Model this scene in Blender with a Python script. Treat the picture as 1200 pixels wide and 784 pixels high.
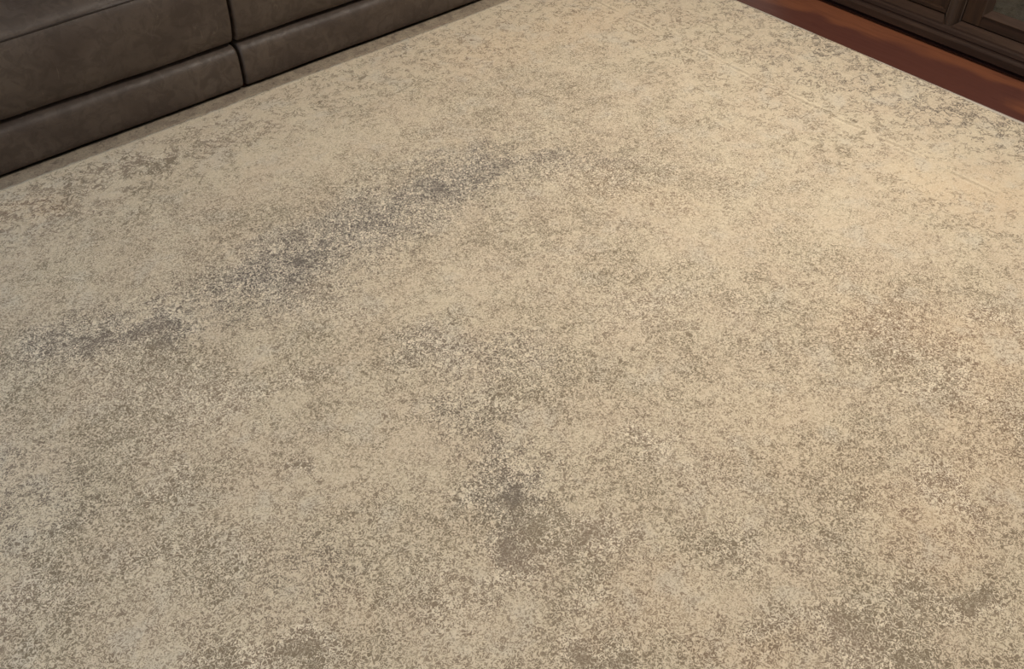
import bpy, bmesh, math, random
import numpy as np
from mathutils import Vector, Matrix, noise as mnoise

for o in list(bpy.data.objects):
    bpy.data.objects.remove(o)
S = bpy.context.scene
C = S.collection

# ------------------------------------------------------------------ camera
H = 1.5                      # phone held by someone standing
F = 1061.5                   # focal length in pixels of a 1200 px wide frame
P_, R_, Y_ = (math.radians(a) for a in (44.585, -1.133, 38.703))
fw = Vector((math.sin(Y_) * math.cos(P_), math.cos(Y_) * math.cos(P_), -math.sin(P_)))
rt0 = Vector((math.cos(Y_), -math.sin(Y_), 0))
up0 = rt0.cross(fw)
rt = math.cos(R_) * rt0 + math.sin(R_) * up0
up = -math.sin(R_) * rt0 + math.cos(R_) * up0
cd = bpy.data.cameras.new('camera')
cam = bpy.data.objects.new('camera', cd)
C.objects.link(cam)
cd.sensor_fit = 'HORIZONTAL'
cd.sensor_width = 36
cd.lens = F / 1200 * 36
cd.clip_start = 0.02
cam.matrix_world = Matrix(((rt.x, up.x, -fw.x, 0), (rt.y, up.y, -fw.y, 0), (rt.z, up.z, -fw.z, H), (0, 0, 0, 1)))
S.camera = cam

def on_floor(px, py, z=0.0):
    d = rt * ((px - 600) / F) - up * ((py - 392) / F) + fw
    t = (z - H) / d.z
    return (d.x * t, d.y * t)

# ------------------------------------------------------------------ world, light, exposure
W = bpy.data.worlds.new('evening')
S.world = W
W.use_nodes = True
W.node_tree.nodes['Background'].inputs[0].default_value = (0.30, 0.42, 0.62, 1)
W.node_tree.nodes['Background'].inputs[1].default_value = 0.35
S.view_settings.view_transform = 'Standard'
S.view_settings.look = 'None'
S.view_settings.gamma = 1
S.view_settings.use_curve_mapping = False
S.view_settings.exposure = 0.0
LAMP_WARM = (1.0, 0.93, 0.835)
LAMPS = [((2.0, 1.12), 49), ((-0.5, -0.9), 19)]   # the ceiling lamps: place and power
WINDOW_POWER = 52

# ------------------------------------------------------------------ helpers
def link(name, me, mat=None, parent=None, loc=None, smooth=False):
    o = bpy.data.objects.new(name, me)
    C.objects.link(o)
    if mat:
        me.materials.append(mat)
    if parent:
        o.parent = parent
    if loc:
        o.location = loc
    if smooth:
        me.polygons.foreach_set('use_smooth', [True] * len(me.polygons))
    return o

def tag(o, label, cat, group=None):
    o['label'] = label
    o['category'] = cat
    if group:
        o['group'] = group
    return o

def structure(o):
    o['kind'] = 'structure'
    return o

def empty(name, loc=(0, 0, 0)):
    o = bpy.data.objects.new(name, None)
    C.objects.link(o)
    o.location = loc
    o.empty_display_size = 0.1
    return o

def box_mesh(name, x0, x1, y0, y1, z0, z1, bev=0.0, seg=2):
    bm = bmesh.new()
    bmesh.ops.create_cube(bm, size=1)
    bmesh.ops.scale(bm, vec=(x1 - x0, y1 - y0, z1 - z0), verts=bm.verts)
    bmesh.ops.translate(bm, vec=((x0 + x1) / 2, (y0 + y1) / 2, (z0 + z1) / 2), verts=bm.verts)
    if bev:
        bmesh.ops.bevel(bm, geom=bm.edges[:], offset=bev, segments=seg, profile=0.5, affect='EDGES')
    me = bpy.data.meshes.new(name)
    bm.to_mesh(me)
    bm.free()
    return me

def box(name, x0, x1, y0, y1, z0, z1, mat, parent=None, bev=0.0, seg=2):
    o = link(name, box_mesh(name, x0, x1, y0, y1, z0, z1, bev, seg), mat, parent)
    return o

def run_mesh(name, prof, y0, y1, cut0=None, cut1=None):
    """profile of (x, z) points run along Y; cut0/cut1(x) shift the ends for mitres"""
    n = len(prof)
    vs = [(x, y0 + (cut0(x) if cut0 else 0), z) for x, z in prof] + [(x, y1 + (cut1(x) if cut1 else 0), z) for x, z in prof]
    fs = [(i, (i + 1) % n, n + (i + 1) % n, n + i) for i in range(n)] + [tuple(range(n - 1, -1, -1)), tuple(range(n, 2 * n))]
    me = bpy.data.meshes.new(name)
    me.from_pydata(vs, [], fs)
    bm = bmesh.new()
    bm.from_mesh(me)
    bmesh.ops.recalc_face_normals(bm, faces=bm.faces)
    bm.to_mesh(me)
    bm.free()
    return me

def smooth_curve(pts, sub):
    """Catmull-Rom through the points of an open 2D polyline"""
    out = []
    n = len(pts)
    for i in range(n - 1):
        p0, p1, p2, p3 = pts[max(i - 1, 0)], pts[i], pts[i + 1], pts[min(i + 2, n - 1)]
        for k in range(sub):
            t = k / sub
            out.append(tuple(0.5 * (2 * b + (c - a) * t + (2 * a - 5 * b + 4 * c - d) * t * t + (3 * b - a - 3 * c + d) * t ** 3)
                             for a, b, c, d in zip(p0, p1, p2, p3)))
    out.append(pts[-1])
    return out

def padded_run(name, prof, x0, x1, rad, stations=70, wob=0.0, seed=0, sag=None):
    """closed profile (y, z), counter-clockwise or not, run along X with rounded upholstered ends"""
    n = len(prof)
    A = sum(prof[i][0] * prof[(i + 1) % n][1] - prof[(i + 1) % n][0] * prof[i][1] for i in range(n))
    sg = 1 if A > 0 else -1
    nor = []
    for i in range(n):
        a, b = prof[i - 1], prof[(i + 1) % n]
        dx, dy = b[0] - a[0], b[1] - a[1]
        l = math.hypot(dx, dy) or 1
        nor.append((sg * dy / l, -sg * dx / l))
    xs = []
    k = 9
    for i in range(k):
        t = i / k
        xs.append((x0 + rad * (1 - math.cos(t * math.pi / 2)), 1 - math.sin(t * math.pi / 2)))
    m = stations - 2 * k
    for i in range(m + 1):
        xs.append((x0 + rad + (x1 - x0 - 2 * rad) * i / m, 0.0))
    for i in range(k - 1, -1, -1):
        t = i / k
        xs.append((x1 - rad * (1 - math.cos(t * math.pi / 2)), 1 - math.sin(t * math.pi / 2)))
    vs, fs = [], []
    for x, s in xs:
        for (y, z), (ny, nz) in zip(prof, nor):
            w = 0.0
            if wob:
                w = wob * mnoise.noise(Vector((x * 5 + seed, y * 7, z * 7))) + wob * 0.5 * mnoise.noise(Vector((x * 14 + seed, y * 16, z * 16)))
            dz = sag(x, y, z) if sag else 0.0
            vs.append((x, y - ny * rad * s + ny * w, z - nz * rad * s + nz * w + dz))
    q = len(xs)
    for j in range(q - 1):
        for i in range(n):
            fs.append((j * n + i, j * n + (i + 1) % n, (j + 1) * n + (i + 1) % n, (j + 1) * n + i))
    fs.append(tuple(range(n - 1, -1, -1)))
    fs.append(tuple((q - 1) * n + i for i in range(n)))
    me = bpy.data.meshes.new(name)
    me.from_pydata(vs, [], fs)
    bm = bmesh.new()
    bm.from_mesh(me)
    bmesh.ops.recalc_face_normals(bm, faces=bm.faces)
    bm.to_mesh(me)
    bm.free()
    return me

# ------------------------------------------------------------------ materials
class NT:
    def __init__(s, name):
        s.m = bpy.data.materials.new(name)
        s.m.use_nodes = True
        s.t = s.m.node_tree
        s.b = s.t.nodes['Principled BSDF']
    def n(s, typ, **kw):
        nd = s.t.nodes.new(typ)
        for k, v in kw.items():
            setattr(nd, k, v)
        return nd
    def put(s, sock, v):
        if v is None:
            return
        if hasattr(v, 'is_output') or isinstance(v, bpy.types.NodeSocket):
            s.t.links.new(v, sock)
        else:
            sock.default_value = v
    def math(s, op, a, b=None, c=None, clamp=False):
        nd = s.n('ShaderNodeMath', operation=op, use_clamp=clamp)
        for i, v in enumerate((a, b, c)):
            s.put(nd.inputs[i], v)
        return nd.outputs[0]
    def noise(s, vec, scale, detail=2, rough=0.5, dist=0.0, w=None):
        nd = s.n('ShaderNodeTexNoise')
        if w is not None:
            nd.noise_dimensions = '4D'
            s.put(nd.inputs['W'], w)
        s.put(nd.inputs['Vector'], vec)
        nd.inputs['Scale'].default_value = scale
        nd.inputs['Detail'].default_value = detail
        nd.inputs['Roughness'].default_value = rough
        nd.inputs['Distortion'].default_value = dist
        return nd.outputs['Fac']
    def ramp(s, v, a, b, lo=0.0, hi=1.0, smooth=True):
        nd = s.n('ShaderNodeMapRange', interpolation_type='SMOOTHSTEP' if smooth else 'LINEAR')
        s.put(nd.inputs[0], v)
        s.put(nd.inputs[1], a)
        s.put(nd.inputs[2], b)
        s.put(nd.inputs[3], lo)
        s.put(nd.inputs[4], hi)
        return nd.outputs[0]
    def mix(s, f, a, b, blend='MIX'):
        nd = s.n('ShaderNodeMix', data_type='RGBA', blend_type=blend)
        s.put(nd.inputs[0], f)
        s.put(nd.inputs[6], a)
        s.put(nd.inputs[7], b)
        return nd.outputs[2]
    def bump(s, h, strength, dist, base=None):
        nd = s.n('ShaderNodeBump')
        nd.inputs['Strength'].default_value = strength
        nd.inputs['Distance'].default_value = dist
        s.put(nd.inputs['Height'], h)
        if base is not None:
            s.put(nd.inputs['Normal'], base)
        return nd.outputs[0]
    def mapping(s, vec, scale=(1, 1, 1), rot=(0, 0, 0), loc=(0, 0, 0)):
        nd = s.n('ShaderNodeMapping')
        s.put(nd.inputs[0], vec)
        nd.inputs['Location'].default_value = loc
        nd.inputs['Rotation'].default_value = rot
        nd.inputs['Scale'].default_value = scale
        return nd.outputs[0]
    def obj(s):
        return s.n('ShaderNodeTexCoord').outputs['Object']
    def done(s, col, rough=0.6, normal=None, spec=0.5):
        s.put(s.b.inputs['Base Color'], col)
        s.put(s.b.inputs['Roughness'], rough)
        s.b.inputs['Specular IOR Level'].default_value = spec
        if normal is not None:
            s.put(s.b.inputs['Normal'], normal)
        return s.m

def lin(r, g, b):
    f = lambda c: (c / 255) / 12.92 if c / 255 <= 0.04045 else ((c / 255 + 0.055) / 1.055) ** 2.4
    return (f(r), f(g), f(b), 1)

def plain(name, col, rough=0.7, spec=0.4, bump=0.0):
    t = NT(name)
    v = t.obj()
    n1 = t.noise(v, 6, 4)
    c = t.mix(t.ramp(n1, 0.3, 0.7, 0, 1), tuple(x * 0.94 for x in col[:3]) + (1,), col)
    nb = t.bump(t.noise(v, 220, 2), bump, 0.001) if bump else None
    return t.done(c, rough, nb, spec)

def leather_material():
    t = NT('brown_leather')
    v = t.obj()
    big = t.noise(v, 4.5, 4, 0.55, 0.6)
    mid = t.noise(v, 22, 5, 0.6, 1.2)
    c = t.mix(t.ramp(big, 0.32, 0.7), lin(70, 59, 52), lin(88, 77, 68))
    c = t.mix(t.ramp(mid, 0.42, 0.62, 0, 0.55), c, lin(60, 49, 42))
    scuff = t.noise(t.mapping(v, (1, 1, 0.35)), 34, 6, 0.68, 2.2)
    c = t.mix(t.ramp(scuff, 0.60, 0.74, 0, 0.45), c, lin(118, 105, 92))
    vo = t.n('ShaderNodeTexVoronoi', feature='DISTANCE_TO_EDGE')
    t.put(vo.inputs['Vector'], v)
    vo.inputs['Scale'].default_value = 330
    grain = t.ramp(vo.outputs['Distance'], 0.0, 0.25)
    wr = t.noise(v, 16, 5, 0.6, 1.6)
    nb = t.bump(wr, 0.35, 0.006)
    nb = t.bump(grain, 0.18, 0.0008, nb)
    ro = t.ramp(mid, 0.3, 0.7, 0.44, 0.6)
    return t.done(c, ro, nb, 0.45)

def wood_material(name, dark, light, streak, rough=0.35, along='Y', spec=0.5, wild=0.0):
    t = NT(name)
    v = t.obj()
    oi = t.n('ShaderNodeObjectInfo').outputs['Random']
    w = t.math('MULTIPLY', oi, 40.0)
    sc = {'Y': (1, 0.11, 1), 'Z': (1, 1, 0.11)}[along]
    m = t.mapping(v, sc)
    a = t.noise(m, 9, 4, 0.55, 0.9 + wild, w)
    b = t.noise(m, 55, 4, 0.6, 0.5, w)
    p = t.noise(t.mapping(v, {'Y': (1, 0.03, 1), 'Z': (1, 1, 0.03)}[along]), 420, 2, 0.5, 0.0, w)
    c = t.mix(t.ramp(a, 0.42, 0.58), dark, light)
    c = t.mix(t.ramp(b, 0.45, 0.7, 0, 0.5), c, streak)
    c = t.mix(t.ramp(p, 0.55, 0.75, 0, 0.3), c, streak)
    nb = t.bump(p, 0.12, 0.0006)
    return t.done(c, t.ramp(b, 0.3, 0.7, rough, rough + 0.12), nb, spec)

FLOOR_X = 2.8
def floor_wood():
    """red-brown board with long cathedral figure: orange along one side, dark red along the other"""
    t = NT('reddish_floor_wood')
    v = t.obj()
    oi = t.n('ShaderNodeObjectInfo').outputs['Random']
    w = t.math('MULTIPLY', oi, 23.0)
    sep = t.n('ShaderNodeSeparateXYZ')
    t.put(sep.inputs[0], v)
    sw = t.noise(t.mapping(v, (0.5, 0.30, 1)), 9, 2, 0.4, 0.2, w)
    pos = t.math('ADD', t.math('MULTIPLY', sep.outputs['X'], 3.2), t.math('MULTIPLY', t.math('SUBTRACT', sw, 0.5), 1.8))
    c = t.mix(t.ramp(pos, -0.22, -0.03), lin(86, 50, 41), lin(116, 70, 48))
    st = t.noise(t.mapping(v, (1, 0.10, 1)), 38, 4, 0.6, 0.8, w)
    c = t.mix(t.ramp(st, 0.48, 0.72, 0, 0.5), c, lin(74, 38, 32))
    fine = t.noise(t.mapping(v, (1, 0.04, 1)), 300, 2, 0.5, 0, w)
    c = t.mix(t.ramp(fine, 0.5, 0.75, 0, 0.3), c, lin(60, 32, 26))
    nb = t.bump(fine, 0.08, 0.0005)
    return t.done(c, t.ramp(st, 0.3, 0.7, 0.36, 0.46), nb, 0.45)

def rug_material():
    t = NT('faded_rug_pile')
    v = t.obj()
    at = t.n('ShaderNodeAttribute', attribute_name='pattern')
    sep = t.n('ShaderNodeSeparateColor')
    t.put(sep.inputs[0], at.outputs['Color'])
    cov, grey, bord, warm = sep.outputs[0], sep.outputs[1], sep.outputs[2], at.outputs['Alpha']
    xyz = t.n('ShaderNodeSeparateXYZ')
    t.put(xyz.inputs[0], v)
    # broad and middle mottling of the faded design
    c0 = t.noise(v, 5.5, 4, 0.55, 0.5)
    c1 = t.noise(v, 17, 5, 0.62, 0.8)
    c2 = t.noise(t.mapping(v, loc=(3.1, 1.7, 0)), 42, 4, 0.6, 0.6)
    # vermicular figure of the cut pile, fine over the field, larger scrolls in the border
    f1 = t.noise(v, 122, 1, 0.5, 1.3)
    worm = t.ramp(t.math('ABSOLUTE', t.math('SUBTRACT', f1, 0.5)), 0.0, 0.12, 1, 0)
    f2 = t.noise(t.mapping(v, loc=(9, 4, 0)), 190, 3, 0.6, 0.3)
    g1 = t.noise(t.mapping(v, loc=(5, 8, 0)), 40, 3, 0.55, 1.2)
    scroll = t.ramp(t.math('ABSOLUTE', t.math('SUBTRACT', g1, 0.5)), 0.0, 0.10, 1, 0)
    fine = t.math('ADD', t.math('MULTIPLY', worm, 0.62), t.math('MULTIPLY', f2, 0.55))
    fine = t.math('SUBTRACT', fine, 0.12)
    broken = t.ramp(t.noise(t.mapping(v, loc=(2, 3, 4)), 26, 4, 0.6), 0.36, 0.54)
    large = t.math('SUBTRACT', t.math('ADD', t.math('MULTIPLY', f2, 0.7), 0.30), t.math('MULTIPLY', t.math('MULTIPLY', scroll, broken), 0.62))
    nd = t.n('ShaderNodeMix', data_type='FLOAT')
    t.put(nd.inputs[0], t.math('MULTIPLY', bord, 0.75))
    t.put(nd.inputs[2], fine)
    t.put(nd.inputs[3], large)
    fig = nd.outputs[0]
    mott = t.math('ADD', t.math('MULTIPLY', t.math('SUBTRACT', c1, 0.5), 0.8), t.math('MULTIPLY', t.math('SUBTRACT', c2, 0.5), 0.55))
    mott = t.math('ADD', mott, t.math('MULTIPLY', t.math('SUBTRACT', c0, 0.5), 0.5))
    mott = t.math('MULTIPLY', mott, t.math('SUBTRACT', 1.0, t.math('MULTIPLY', bord, 0.55)))
    thr = t.math('ADD', t.math('MULTIPLY', cov, 0.75), t.math('ADD', mott, 0.10))
    fac = t.ramp(t.math('SUBTRACT', fig, thr), -0.28, 0.28)
    # colours
    hue = t.noise(t.mapping(v, loc=(1, 6, 2)), 7, 3, 0.5, 0.4)
    light = t.mix(t.ramp(hue, 0.35, 0.65), lin(203, 188, 161), lin(199, 181, 155))
    light = t.mix(t.math('MULTIPLY', warm, 0.8), light, lin(214, 188, 153))
    cool = t.noise(t.mapping(v, loc=(7, 2, 2)), 11, 3, 0.5, 0.4)
    light = t.mix(t.ramp(cool, 0.52, 0.7, 0, 0.45), light, lin(196, 188, 172))
    light = t.mix(t.math('MULTIPLY', t.math('MULTIPLY', worm, t.ramp(f2, 0.3, 0.6, 0.4, 1)), t.ramp(cov, 0.25, 0.55, 0.45, 1.0)), light, lin(240, 227, 203))
    brown = t.mix(t.ramp(c0, 0.4, 0.6), lin(150, 133, 112), lin(140, 127, 104))
    brown = t.mix(warm, brown, lin(146, 118, 94))
    dark = t.mix(grey, brown, lin(98, 90, 85))
    col = t.mix(fac, dark, light)
    # tiny speckle of the yarn ends
    sp = t.noise(v, 420, 2, 0.6)
    col = t.mix(t.ramp(sp, 0.50, 0.72, 0, 0.22), col, lin(120, 108, 92))
    col = t.mix(t.ramp(sp, 0.28, 0.48, 0.20, 0), col, lin(238, 226, 202))
    # the fine double line between border and field
    wob = t.math('MULTIPLY', t.math('SUBTRACT', t.noise(v, 14, 3), 0.5), 0.022)
    dx = t.math('ADD', t.math('SUBTRACT', xyz.outputs['X'], 2.312), wob)
    l1 = t.ramp(t.math('ABSOLUTE', dx), 0.002, 0.0055, 1, 0)
    l2 = t.ramp(t.math('ABSOLUTE', t.math('SUBTRACT', dx, 0.011)), 0.002, 0.006, 1, 0)
    l3 = t.ramp(t.math('ABSOLUTE', t.math('ADD', dx, 0.011)), 0.002, 0.006, 1, 0)
    fade = t.ramp(t.noise(v, 9, 3, 0.5), 0.42, 0.6, 0.0, 0.9)
    col = t.mix(t.math('MULTIPLY', l1, t.math('MULTIPLY', fade, 0.5)), col, lin(168, 152, 128))
    col = t.mix(t.math('MULTIPLY', t.math('MAXIMUM', l2, l3), t.math('MULTIPLY', fade, 0.5)), col, lin(228, 214, 186))
    h = t.math('ADD', fac, t.math('MULTIPLY', f2, 0.5))
    nb = t.bump(h, 0.35, 0.0022)
    nb = t.bump(sp, 0.3, 0.001, nb)
    t.b.inputs['Sheen Weight'].default_value = 0.08
    t.b.inputs['Sheen Roughness'].default_value = 0.6
    return t.done(col, 0.95, nb, 0.15)

M_leather = leather_material()
M_seam = plain('dark_seam_thread', lin(44, 34, 28), 0.7)
M_floor = floor_wood()
M_walnut = wood_material('dark_walnut', lin(47, 31, 21), lin(60, 42, 30), lin(33, 21, 14), 0.6, 'Y', 0.18)
M_walnut_up = wood_material('dark_walnut_upright', lin(60, 46, 36), lin(76, 60, 48), lin(44, 33, 26), 0.55, 'Z', 0.25)
M_panel = wood_material('dark_walnut_panel', lin(48, 32, 20), lin(57, 39, 25), lin(36, 24, 15), 0.6, 'Z', 0.18)
M_toe = plain('black_toe_kick', lin(32, 24, 20), 0.8)
M_wall = plain('warm_white_paint', lin(222, 215, 204), 0.85, 0.2, 0.05)
M_ceil = plain('ceiling_paint', lin(232, 226, 214), 0.9, 0.2)
M_trimw = plain('white_trim_paint', lin(228, 222, 210), 0.5)
M_sub = plain('subfloor', lin(60, 38, 30), 0.8)
M_hem = None
M_rug = rug_material()
M_metal = plain('aged_bronze', lin(70, 58, 44), 0.35)
M_metal.node_tree.nodes['Principled BSDF'].inputs['Metallic'].default_value = 0.9

def hem_material():
    t = NT('woven_rug_hem')
    v = t.obj()
    n1 = t.noise(v, 20, 4, 0.6, 0.5)
    n2 = t.noise(t.mapping(v, (1, 2.2, 1)), 160, 2, 0.5)
    c = t.mix(t.ramp(n1, 0.35, 0.65), lin(140, 125, 108), lin(158, 144, 123))
    c = t.mix(t.ramp(n2, 0.45, 0.65, 0, 0.5), c, lin(110, 97, 84))
    n3 = t.noise(t.mapping(v, loc=(4, 4, 0)), 55, 4, 0.65, 0.8)
    c = t.mix(t.ramp(n3, 0.52, 0.68, 0, 0.7), c, lin(98, 86, 75))
    c = t.mix(t.ramp(n3, 0.30, 0.44, 0.5, 0), c, lin(176, 160, 136))
    return t.done(c, 0.95, t.bump(n2, 0.4, 0.0015), 0.15)
M_hem = hem_material()

def glass_material():
    t = NT('smoky_cabinet_glass')
    n1 = t.noise(t.obj(), 5, 2)
    tr = t.n('ShaderNodeBsdfTransparent')
    t.put(tr.inputs[0], t.mix(n1, lin(128, 142, 152), lin(140, 152, 160)))
    gl = t.n('ShaderNodeBsdfGlossy')
    gl.inputs['Roughness'].default_value = 0.06
    fr = t.n('ShaderNodeFresnel')
    fr.inputs['IOR'].default_value = 1.5
    mx = t.n('ShaderNodeMixShader')
    t.put(mx.inputs[0], t.math('ADD', fr.outputs[0], 0.06))
    t.put(mx.inputs[1], tr.outputs[0])
    t.put(mx.inputs[2], gl.outputs[0])
    t.t.links.new(mx.outputs[0], t.t.nodes['Material Output'].inputs['Surface'])
    return t.m
M_glass = glass_material()

def lens_material():
    t = NT('lamp_diffuser')
    t.put(t.b.inputs['Base Color'], (0.9, 0.85, 0.75, 1))
    t.put(t.b.inputs['Emission Color'], LAMP_WARM + (1,))
    t.b.inputs['Emission Strength'].default_value = 2.0
    return t.m
M_lens = lens_material()

# ------------------------------------------------------------------ room shell
X0R, X1R, Y0R, Y1R, ZC = -3.0, 3.46, -2.6, 3.80, 2.45
fl = structure(box('floor', X0R - .1, X1R + .1, Y0R - .1, Y1R + .1, -0.10, -0.014, M_sub))
structure(box('ceiling', X0R - .1, X1R + .1, Y0R - .1, Y1R + .1, ZC, ZC + 0.1, M_ceil))
structure(box('wall_back', X0R - .1, X1R + .1, Y1R, Y1R + 0.1, -0.014, ZC, M_wall))
structure(box('wall_front', X0R - .1, X1R + .1, Y0R - 0.1, Y0R, -0.014, ZC, M_wall))
structure(box('wall_right', X1R, X1R + 0.1, Y0R, Y1R, -0.014, ZC, M_wall))
# the wall with the window is one mesh with an opening
WY0, WY1, WZ0, WZ1 = 0.9, 2.9, 0.95, 2.1
bm = bmesh.new()
for (a, b, c, d) in ((Y0R, WY0, -0.014, ZC), (WY1, Y1R, -0.014, ZC), (WY0, WY1, -0.014, WZ0), (WY0, WY1, WZ1, ZC)):
    g = bmesh.ops.create_cube(bm, size=1)['verts']
    bmesh.ops.scale(bm, vec=(0.1, b - a, d - c), verts=g)
    bmesh.ops.translate(bm, vec=(X0R - 0.05, (a + b) / 2, (c + d) / 2), verts=g)
me = bpy.data.meshes.new('wall_left')
bm.to_mesh(me)
bm.free()
structure(link('wall_left', me, M_wall))
win = structure(empty('window_1', (0, 0, 0)))
for a, b, c, d in ((WY0, WY1, WZ0, WZ0 + .05), (WY0, WY1, WZ1 - .05, WZ1), (WY0, WY0 + .05, WZ0 + .05, WZ1 - .05),
                   (WY1 - .05, WY1, WZ0 + .05, WZ1 - .05), ((WY0 + WY1) / 2 - .025, (WY0 + WY1) / 2 + .025, WZ0 + .05, WZ1 - .05)):
    box('window_frame', X0R - 0.08, X0R - 0.02, a, b, c, d, M_trimw, win, 0.004)
for a, b in ((WY0 + .05, (WY0 + WY1) / 2 - .025), ((WY0 + WY1) / 2 + .025, WY1 - .05)):
    box('pane', X0R - 0.055, X0R - 0.049, a, b, WZ0 + .05, WZ1 - .05, M_glass, win)
ld = bpy.data.lights.new('window_daylight', 'AREA')
ld.shape = 'RECTANGLE'
ld.size, ld.size_y = 1.15, 2.0
ld.energy = WINDOW_POWER
ld.color = (0.48, 0.70, 1.0)
lo = bpy.data.objects.new('window_daylight', ld)
C.objects.link(lo)
lo.location = (X0R - 0.0, (WY0 + WY1) / 2, (WZ0 + WZ1) / 2)
lo.rotation_euler = (0, -math.pi / 2, 0)
structure(box('baseboard_back', X0R, X1R, Y1R - 0.016, Y1R, 0, 0.10, M_trimw, None, 0.003))
structure(box('baseboard_right', X1R - 0.016, X1R, Y0R, Y1R - 0.016, 0, 0.10, M_trimw, None, 0.003))

# floor boards: wide, running along the cabinet; those wholly under the rug are left out
RX0, RX1, RY0, RY1 = -1.56, 2.712, -0.45, 2.60
PWD, PLN, x_seam = 0.24, 3.0, 2.727
pm = box_mesh('plank', -PWD / 2 + .0006, PWD / 2 - .0006, -PLN / 2 + .0006, PLN / 2 - .0006, -0.014, 0, 0.0012, 1)
pm.materials.append(M_floor)
col_i = 0
xa = x_seam - PWD * 24
while xa < X1R:
    off = [(-0.7), (-2.1), (-1.4)][col_i % 3] if abs(xa - x_seam) > 0.01 else -0.45
    ya = off - PLN
    while ya < Y1R:
        xb, yb = xa + PWD, ya + PLN
        if xb <= X1R + .1 and xa >= X0R - .1 and yb > Y0R and ya < Y1R and not (xa > RX0 and xb < RX1 and ya > RY0 and yb < RY1):
            o = bpy.data.objects.new('plank', pm)
            C.objects.link(o)
            o.parent = fl
            lo_y, hi_y = max(ya, Y0R), min(yb, Y1R)
            o.location = (xa + PWD / 2, (lo_y + hi_y) / 2, 0)
            o.scale = (1, (hi_y - lo_y) / PLN, 1)
        ya += PLN
    xa += PWD
    col_i += 1

# ------------------------------------------------------------------ rug
RZ = 0.009
nx, ny = 428, 306
gx = np.linspace(RX0, RX1 - 0.006, nx)
gy = np.linspace(RY0, RY1 - 0.032, ny)
GX, GY = np.meshgrid(gx, gy)
cov = np.full(GX.shape, 0.265)
gry = np.full(GX.shape, 0.15)
wrm = np.full(GX.shape, 0.12)

# ragged outlines: the patches of the design are looked up through a gentle random warp
wr = np.random.default_rng(12)
def ragged(amp):
    out = np.zeros(GX.shape)
    for f, a in ((28, 1.0), (60, 0.7), (120, 0.55), (190, 0.45)):
        for k in range(5):
            th = wr.uniform(0, 6.28)
            out += a * np.sin(f * wr.uniform(.7, 1.3) * (GX * math.cos(th) + GY * math.sin(th)) + wr.uniform(0, 6.28))
    return amp * out
WX, WY = GX + ragged(0.0085), GY + ragged(0.0085)

def blob(arr, px0, py0, px1, py1, wid, amt):
    """soft elongated patch between two picture points laid down on the rug, wid = half width in metres"""
    a = np.array(on_floor(px0, py0, RZ))
    b = np.array(on_floor(px1, py1, RZ))
    ab = b - a
    L = max(float(ab @ ab), 1e-9)
    t = np.clip(((WX - a[0]) * ab[0] + (WY - a[1]) * ab[1]) / L, 0, 1)
    d2 = (WX - a[0] - t * ab[0]) ** 2 + (WY - a[1] - t * ab[1]) ** 2
    arr += amt * np.exp(-d2 / (wid * wid))

for a in [   # darker, worn places of the design; shade by the sofa is painted in too
    (280, 335, 540, 205, .11, .19), (380, 290, 490, 230, .13, .17), (560, 195, 650, 180, .05, .20), (60, 400, 200, 375, .06, .20),
    (112, 398, 138, 390, .022, .45), (160, 383, 195, 378, .025, .38), (185, 402, 200, 398, .03, .25), (190, 420, 250, 470, .09, .27), (120, 440, 170, 520, .08, .14), (230, 320, 330, 310, .07, .15),
    (360, 350, 420, 360, .08, .24), (640, 205, 760, 195, .07, .17), (690, 215, 720, 212, .04, .12), (750, 365, 790, 350, .07, .16),
    (470, 410, 620, 425, .07, .15), (520, 480, 600, 470, .06, .15), (560, 545, 600, 575, .05, .25), (590, 600, 680, 610, .035, .30),
    (590, 668, 625, 640, .042, .50), (690, 690, 705, 640, .03, .26), (690, 745, 700, 775, .03, .6), (740, 510, 765, 520, .04, .26),
    (1030, 375, 1110, 440, .07, .17), (1060, 450, 1120, 465, .03, .18), (1170, 370, 1200, 380, .05, .22), (1095, 555, 1145, 600, .045, .28), (1180, 480, 1200, 520, .04, .28),
    (1068, 698, 1085, 705, .025, .62), (1120, 712, 1150, 722, .03, .5), (985, 750, 1060, 768, .05, .46), (870, 745, 900, 725, .03, .26),
    (850, 640, 880, 650, .05, .20), (1020, 420, 1060, 380, .05, .14), (820, 560, 870, 530, .05, .14),
    (150, 590, 215, 575, .025, .36), (75, 625, 90, 628, .025, .32), (165, 655, 215, 640, .04, .26), (60, 690, 20, 700, .05, .26),
    (250, 772, 360, 778, .04, .42), (350, 755, 380, 765, .03, .2), (300, 640, 250, 690, .05, .16), (320, 460, 370, 430, .04, .22),
    (345, 549, 356, 548, .012, 1.5), (618, 522, 621, 522, .008, 1.0), (505, 398, 520, 408, .02, .30), (575, 655, 585, 640, .03, .3), (640, 620, 690, 615, .03, .24), (600, 600, 615, 580, .03, .2), (500, 690, 560, 720, .05, .14), (10, 430, 60, 420, .09, .14), (5, 300, 60, 280, .06, .10), (-40, 262, 180, 190, .10, .20), (180, 190, 300, 150, .07, .18), (60, 255, 250, 250, .06, .12),  # row ends with the sofa's shade, put into the rug colour
    (460, 400, 480, 415, .03, .22), (850, 345, 880, 350, .06, .12), (1000, 600, 960, 640, .05, .10)]:
    blob(cov, *a)
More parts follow.
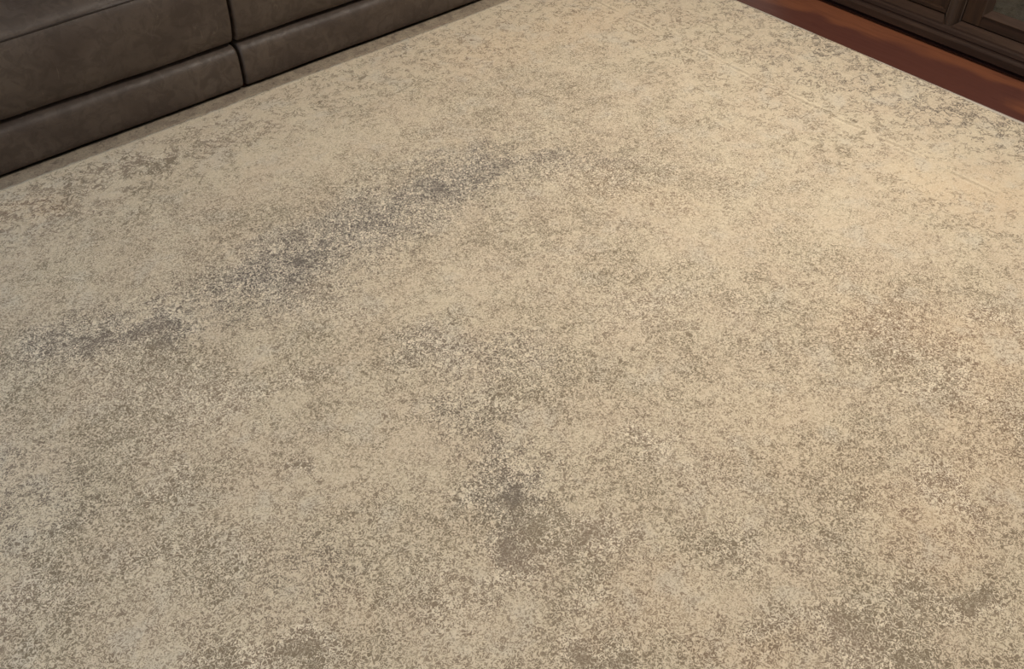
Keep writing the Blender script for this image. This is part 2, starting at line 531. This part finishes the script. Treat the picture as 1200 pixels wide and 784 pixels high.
for a in [   # paler, smoother places
    (430, 345, 590, 345, .07, .18), (240, 380, 290, 420, .06, .16), (300, 500, 360, 480, .05, .18), (400, 545, 480, 520, .08, .22),
    (830, 300, 1000, 250, .14, .16), (300, 190, 400, 170, .10, .14), (640, 60, 700, 30, .15, .06), (1100, 200, 1190, 220, .12, .22),
    (480, 380, 400, 410, .05, .10), (930, 520, 860, 470, .10, .10), (1180, 640, 1150, 520, .05, .10), (900, 690, 830, 690, .06, .08), (40, 335, 150, 300, .07, .10)]:
    blob(cov, *a[:5], -a[5])
for a in [(300, 330, 560, 195, .15, .8), (60, 400, 200, 375, .09, .55), (540, 480, 600, 560, .09, .40), (600, 590, 590, 650, .05, .25), (480, 400, 620, 420, .08, .35),
          (0, 560, 40, 600, .1, .5), (340, 690, 380, 660, .06, .35), (900, 60, 1150, 160, .09, .55), (640, 180, 700, 190, .08, .4), (520, 25, 450, 60, .05, .5)]:
    blob(gry, *a)
for a in [(1030, 375, 1150, 400, .12, .6), (1180, 480, 1100, 620, .10, .45), (900, 500, 1000, 560, .12, .25), (560, 60, 700, 20, .16, .5),
          (1100, 220, 1200, 230, .12, .55), (740, 720, 800, 690, .06, .3), (0, 250, 60, 240, .06, .6), (830, 760, 900, 770, .05, .4), (700, 210, 800, 240, .08, .3), (400, 690, 420, 720, .05, .2)]:
    blob(wrm, *a)
bord = np.clip((GX - 1.75) / 0.45, 0, 1)
bord = np.maximum(bord, np.clip((GY - 1.98) / 0.40, 0, 1))
cov -= 0.06 * bord
edge = np.clip((GX - 2.52) / 0.16, 0, 1)
cov += 0.10 * edge
gry += 0.45 * edge
cov -= 0.30 * np.exp(-((GY - (RY1 - 0.032)) / 0.02) ** 2)
rng = np.random.default_rng(4)
hz = np.zeros(GX.shape)
for k in range(14):
    kx, ky = rng.normal(0, 9, 2)
    hz += np.sin(GX * kx + GY * ky + rng.uniform(0, 6.28))
hz *= 0.00035
GY2 = GY.copy()
GY2[-1] += np.array([0.006 * mnoise.noise(Vector((x * 40, 0, 0))) + 0.004 * mnoise.noise(Vector((x * 110, 4, 0))) for x in gx])
vs = np.stack([GX, GY2, RZ + hz], -1).reshape(-1, 3)
idx = np.arange(nx * ny).reshape(ny, nx)
quads = np.stack([idx[:-1, :-1], idx[:-1, 1:], idx[1:, 1:], idx[1:, :-1]], -1).reshape(-1, 4)
ring = np.concatenate([idx[0, :-1], idx[:-1, -1], idx[-1, :0:-1], idx[:0:-1, 0]])
low = vs[ring].copy()
low[:, 2] = 0.0005
base = len(vs)
m = len(ring)
nxt = (np.arange(m) + 1) % m
skirt = np.stack([ring, base + np.arange(m), base + nxt, ring[nxt]], -1)
vs = np.concatenate([vs, low])
quads = np.concatenate([quads, skirt])
me = bpy.data.meshes.new('pile')
me.vertices.add(len(vs))
me.vertices.foreach_set('co', vs.astype(np.float32).ravel())
me.loops.add(quads.size)
me.loops.foreach_set('vertex_index', quads.astype(np.int32).ravel())
me.polygons.add(len(quads))
me.polygons.foreach_set('loop_start', np.arange(0, quads.size, 4, dtype=np.int32))
me.update(calc_edges=True)
att = me.attributes.new('pattern', 'FLOAT_COLOR', 'POINT')
col = np.stack([np.clip(cov, 0, 1.3), np.clip(gry, 0, 1), bord, np.clip(wrm, 0, 1)], -1).reshape(-1, 4)
col = np.concatenate([col, col[ring]])
att.data.foreach_set('color', col.astype(np.float32).ravel())
rug = tag(empty('area_rug', (0, 0, 0)), 'large faded beige and taupe distressed area rug in front of the sofa', 'rug')
link('pile', me, M_rug, rug, None, True)

# flat woven hem that runs along the sofa, and the overcast edge towards the cabinet
def ribbon(name, x0, x1, y0, y1, zt, mat, parent, n=160, amp=0.004, ztop=0.0012):
    vv, ff = [], []
    nn = 5
    for i in range(n + 1):
        x = x0 + (x1 - x0) * i / n
        for j in range(nn):
            t = j / (nn - 1)
            y = y0 + (y1 - y0) * t
            if j == 0:
                y += amp * mnoise.noise(Vector((x * 18, 3, 0)))
            z = zt + ztop * mnoise.noise(Vector((x * 11, y * 20, 5)))
            vv.append((x, y, z))
    b = len(vv)
    vv += [(x, y, 0.0005) for x, y, z in vv]
    for i in range(n):
        for j in range(nn - 1):
            a = i * nn + j
            ff.append((a, a + nn, a + nn + 1, a + 1))
            ff.append((b + a, b + a + 1, b + a + nn + 1, b + a + nn))
        for a, s in ((i * nn, 1), (i * nn + nn - 1, -1)):
            q = (a, b + a, b + a + nn, a + nn)
            ff.append(q if s == 1 else q[::-1])
    ff.append(tuple(range(nn)) + tuple(b + j for j in range(nn - 1, -1, -1)))
    e = n * nn
    ff.append(tuple(e + j for j in range(nn - 1, -1, -1)) + tuple(b + e + j for j in range(nn)))
    mm = bpy.data.meshes.new(name)
    mm.from_pydata(vv, [], ff)
    o = link(name, mm, mat, parent, None, True)
    return o
hem = ribbon('end_hem', RX0, RX1 - 0.004, RY1 - 0.032, RY1 + 0.05, 0.0055, M_hem, rug)
hem['label'] = 'flat taupe woven hem along the sofa side of the rug'
prof = [(RX1 - 0.0065 + 0.006 * math.cos(a), 0.0052 + 0.0048 * math.sin(a)) for a in [i * math.tau / 10 for i in range(10)]]
M_bind = plain('greyish_overcast_yarn', lin(186, 176, 160), 0.95, 0.15, 0.3)
link('edge_binding', run_mesh('edge_binding', prof, RY0, RY1 - 0.032), M_bind, rug, None, True)

# ------------------------------------------------------------------ sofa sections
YF = 2.62            # front of the lower panel
def sofa_section(x0, x1, label, seed):
    root = tag(empty('sofa_section', ((x0 + x1) / 2, YF, 0.009)), label, 'sofa', 'sections of the leather sofa')
    inv = Matrix.Translation((-(x0 + x1) / 2, -YF, -0.009))
    def put(name, me, mat, parent=root, smooth=True):
        if parent is root:
            me.transform(inv)
        o = link(name, me, mat, parent, None, smooth)
        return o
    # lower front panel
    pr = smooth_curve([(YF + .10, .013), (YF + .03, .013), (YF + .010, .018), (YF + .001, .034), (YF - .004, .075), (YF - .006, .118), (YF - .001, .141), (YF + .014, .153), (YF + .04, .157), (YF + .10, .157)], 4)
    put('lower_panel', padded_run('lower_panel', pr, x0, x1, 0.010, 90, 0.0022, seed), M_leather)
    # upper front panel, swelling forward over the lower one
    pr = smooth_curve([(YF + .16, .166), (YF + .05, .163), (YF + .022, .166), (YF + .006, .178), (YF - .008, .215), (YF - .018, .27), (YF - .022, .325), (YF - .020, .36), (YF - .013, .386), (YF + .004, .404), (YF + .05, .41), (YF + .16, .41)], 4)
    def droop(x, y, z):
        u = (x - x0) / (x1 - x0)
        return (0.010 * (u - 0.5)) * max(0, (z - .25) / .15)
    put('front_panel', padded_run('front_panel', pr, x0, x1, 0.010, 90, 0.003, seed + 7, droop), M_leather)
    # stitched seam between the front panel and the seat
    vv, ff = [], []
    n, k = 80, 6
    for i in range(n + 1):
        x = x0 + 0.02 + (x1 - x0 - 0.04) * i / n
        u = (x - x0) / (x1 - x0)
        cy, cz = YF - .0125, .3905 + 0.010 * (u - 0.5) + .0015 * mnoise.noise(Vector((x * 6, seed, 0)))
        for j in range(k):
            a = j * math.tau / k
            vv.append((x, cy + .0021 * math.cos(a), cz + .0021 * math.sin(a)))
    for i in range(n):
        for j in range(k):
            ff.append((i * k + j, i * k + (j + 1) % k, (i + 1) * k + (j + 1) % k, (i + 1) * k + j))
    ff += [tuple(range(k - 1, -1, -1)), tuple(n * k + j for j in range(k))]
    me = bpy.data.meshes.new('seam')
    me.from_pydata(vv, [], ff)
    put('seam', me, M_seam)
    # seat cushion, rising behind the seam
    pr = smooth_curve([(YF + .62, .30), (YF + .06, .32), (YF + .0, .36), (YF - .011, .388), (YF + .004, .412), (YF + .05, .432), (YF + .16, .446), (YF + .40, .446), (YF + .60, .43), (YF + .64, .40), (YF + .64, .33)], 4)
    put('seat_cushion', padded_run('seat_cushion', pr, x0 + .002, x1 - .002, 0.016, 90, 0.004, seed + 3, droop), M_leather)
    # frame under the seat and the backrest
    put('frame', box_mesh('frame', x0 + .012, x1 - .012, YF + .09, YF + .92, .014, .32, .01), M_leather)
    pr = smooth_curve([(YF + .66, .30), (YF + .60, .42), (YF + .615, .60), (YF + .66, .80), (YF + .72, .90), (YF + .80, .93), (YF + .88, .90), (YF + .93, .78), (YF + .94, .50), (YF + .93, .30)], 4)
    put('backrest', padded_run('backrest', pr, x0 + .002, x1 - .002, 0.03, 80, 0.006, seed + 5), M_leather)
    return root
sofa_section(0.060, 1.0090, 'dark brown leather sofa section with the seat seam showing, furthest from the wooden cabinet', 11)
sofa_section(1.0180, 2.030, 'dark brown leather sofa section closest to the wooden cabinet', 31)

# ------------------------------------------------------------------ cabinet
XC = 2.942
cab = tag(empty('cabinet', (XC, 1.0, 0)), 'dark walnut cabinet with pilasters, wooden panel doors and a glass door, on the wooden floor', 'cabinet')
CI = Matrix.Translation((-XC, -1.0, 0))
def cpart(name, me, mat, parent=None, smooth=False):
    me.transform(CI)
    return link(name, me, mat, parent or cab, None, smooth)
def cbox(name, x0, x1, y0, y1, z0, z1, mat, bev=.002, parent=None):
    return cpart(name, box_mesh(name, x0, x1, y0, y1, z0, z1, bev), mat, parent)
PY = [1.291, 0.671, 0.051 - 0.059]      # near side (low y) of pilasters; each 0.055 wide
PY = [1.921, 1.291, 0.661, 0.031]
CY0, CY1 = 0.0, 2.007
cbox('toe_kick', XC + .05, 3.40, CY0 + .03, CY1 - .03, 0.0, .03, M_toe, 0)
pl = [(XC + .006, .020), (XC, .024), (XC, .046), (XC + .002, .050), (XC + .006, .055), (XC + .007, .060), (XC + .005, .064), (XC + .008, .074), (XC + .014, .082), (XC + .07, .082), (XC + .07, .020)]
cpart('base_moulding', run_mesh('base_moulding', pl, CY0 - .012, CY1 + .012), M_walnut)
# carcass
cbox('carcass_bottom', XC + .066, 3.40, CY0, CY1, .03, .10, M_panel)
cbox('carcass_back', 3.385, 3.40, CY0, CY1, .10, .74, M_panel)
for ya in (CY0, 0.665, 1.305, CY1 - .02):
    cbox('divider', XC + .062, 3.385, ya, ya + .02, .10, .74, M_panel)
cbox('shelf', XC + .10, 3.385, .69, 1.30, .40, .418, M_panel)
tp = [(XC - .02, .765), (XC - .022, .775), (XC - .02, .785), (3.42, .785), (3.42, .74), (XC + .0, .74), (XC - .006, .752)]
cpart('cabinet_top', run_mesh('cabinet_top', tp, CY0 - .03, CY1 + .03), M_walnut)
# pilasters: shallow rounded face with a fillet on each side
for ya in PY:
    w = .055
    pts = [(XC + .062, ya)]
    for i in range(13):
        u = i / 12
        x = XC + .040 - .026 * (math.sin(math.pi * min(max((u - .1) / .8, 0), 1)) ** 0.55)
        pts.append((x, ya + w * u))
    pts.append((XC + .062, ya + w))
    n = len(pts)
    vv = [(x, y, .080) for x, y in pts] + [(x, y, .742) for x, y in pts]
    ff = [(i, (i + 1) % n, n + (i + 1) % n, n + i) for i in range(n)] + [tuple(range(n - 1, -1, -1)), tuple(range(n, 2 * n))]
    me = bpy.data.meshes.new('pilaster')
    me.from_pydata(vv, [], ff)
    bmx = bmesh.new()
    bmx.from_mesh(me)
    bmesh.ops.recalc_face_normals(bmx, faces=bmx.faces)
    bmx.to_mesh(me)
    bmx.free()
    cpart('pilaster', me, M_walnut_up)
# bays
for bi, (ya, yb) in enumerate([(PY[1] + .055, PY[0]), (PY[2] + .055, PY[1]), (PY[3] + .055, PY[2])]):
    sl = [(XC + .012, .081), (XC + .013, .086), (XC + .040, .100), (XC + .062, .100), (XC + .062, .081)]
    cpart('sill', run_mesh('sill', sl, ya - .012, yb + .012, lambda x: (x - XC - .012) * .55, lambda x: -(x - XC - .012) * .55), M_walnut)
    dz0, dz1, a, b = .103, .735, ya + .003, yb - .003
    xf = XC + .038
    if bi == 1:
        dr = empty('door', (0, 0, 0))
        dr.parent = cab
        sw = .062
        def dpart(nm, me, mt):
            me.transform(CI)
            return link(nm, me, mt, dr)
        dpart('stile', box_mesh('stile', xf, xf + .022, a, a + sw, dz0, dz1, .002), M_panel)
        dpart('stile', box_mesh('stile', xf, xf + .022, b - sw, b, dz0, dz1, .002), M_panel)
        dpart('rail', box_mesh('rail', xf, xf + .022, a + sw, b - sw, dz0, dz0 + .036, .002), M_walnut)
        dpart('rail', box_mesh('rail', xf, xf + .022, a + sw, b - sw, dz1 - .05, dz1, .002), M_walnut)
        bead = [(xf - .004, dz0 + .036), (xf - .005, dz0 + .040), (xf + .014, dz0 + .058), (xf + .020, dz0 + .058), (xf + .020, dz0 + .036)]
        dpart('glazing_bead', run_mesh('glazing_bead', bead, a + sw, b - sw), M_walnut)
        for s, yy in ((1, a + sw), (-1, b - sw)):
            pts = [(xf - .004, yy), (xf - .005, yy + s * .004), (xf + .014, yy + s * .020), (xf + .020, yy + s * .020), (xf + .020, yy)]
            n = 5
            vv = [(x, y, dz0 + .036) for x, y in pts] + [(x, y, dz1 - .05) for x, y in pts]
            ff = [(i, (i + 1) % n, n + (i + 1) % n, n + i) for i in range(n)] + [tuple(range(n - 1, -1, -1)), tuple(range(n, 2 * n))]
            me = bpy.data.meshes.new('glazing_bead')
            me.from_pydata(vv, [], ff)
            dpart('glazing_bead', me, M_walnut_up)
        dpart('pane', box_mesh('pane', xf + .0145, xf + .0185, a + sw + .016, b - sw - .016, dz0 + .054, dz1 - .052), M_glass)
        kn = box_mesh('knob', xf - .024, xf + .001, a + .022, a + .042, .46, .48, .006, 3)
        dpart('knob', kn, M_metal)
    else:
        dr = cbox('door', xf + .016, xf + .026, a, b, dz0, dz1, M_panel, .001)
        fw_ = .014
        for (p, q, r, s) in ((a, b, dz0, dz0 + fw_), (a, b, dz1 - .04, dz1), (a, a + fw_, dz0 + fw_, dz1 - .04), (b - fw_, b, dz0 + fw_, dz1 - .04)):
            me = box_mesh('door_frame', xf + .004, xf + .017, p, q, r, s, .002)
            me.transform(CI)
            link('door_frame', me, M_panel, dr)
        kn = box_mesh('knob', xf - .012, xf + .017, (b - .05) if bi == 2 else (a + .03), (b - .03) if bi == 2 else (a + .05), .46, .48, .006, 3)
        kn.transform(CI)
        link('knob', kn, M_metal, dr)

# ------------------------------------------------------------------ ceiling lamps
for i, ((x, y), pw) in enumerate(LAMPS):
    lamp = tag(empty('ceiling_lamp', (x, y, ZC)), ['round flush ceiling lamp above the rug near the cabinet', 'round flush ceiling lamp above the rug end away from the sofa'][i], 'lamp', 'ceiling lamps')
    def lathe(name, prof, n=40):
        vv = [(r * math.cos(j * math.tau / n), r * math.sin(j * math.tau / n), z) for r, z in prof for j in range(n)]
        ff = [(a * n + j, a * n + (j + 1) % n, (a + 1) * n + (j + 1) % n, (a + 1) * n + j) for a in range(len(prof) - 1) for j in range(n)]
        ff.append(tuple((len(prof) - 1) * n + j for j in range(n)))
        mm = bpy.data.meshes.new(name)
        mm.from_pydata(vv, [], ff)
        return mm
    link('canopy', lathe('canopy', [(.29, 0), (.30, -.012), (.29, -.03), (.27, -.032)]), M_metal, lamp, None, True)
    link('diffuser', lathe('diffuser', [(.275, -.028), (.265, -.055), (.22, -.075), (.10, -.088), (.01, -.09)]), M_lens, lamp, None, True)
    l = bpy.data.lights.new('lamp_glow', 'AREA')
    l.shape = 'DISK'
    l.size = 0.55
    l.energy = pw
    l.color = LAMP_WARM
    g = bpy.data.objects.new('lamp_glow', l)
    C.objects.link(g)
    g.parent = lamp
    g.location = (0, 0, -.095)
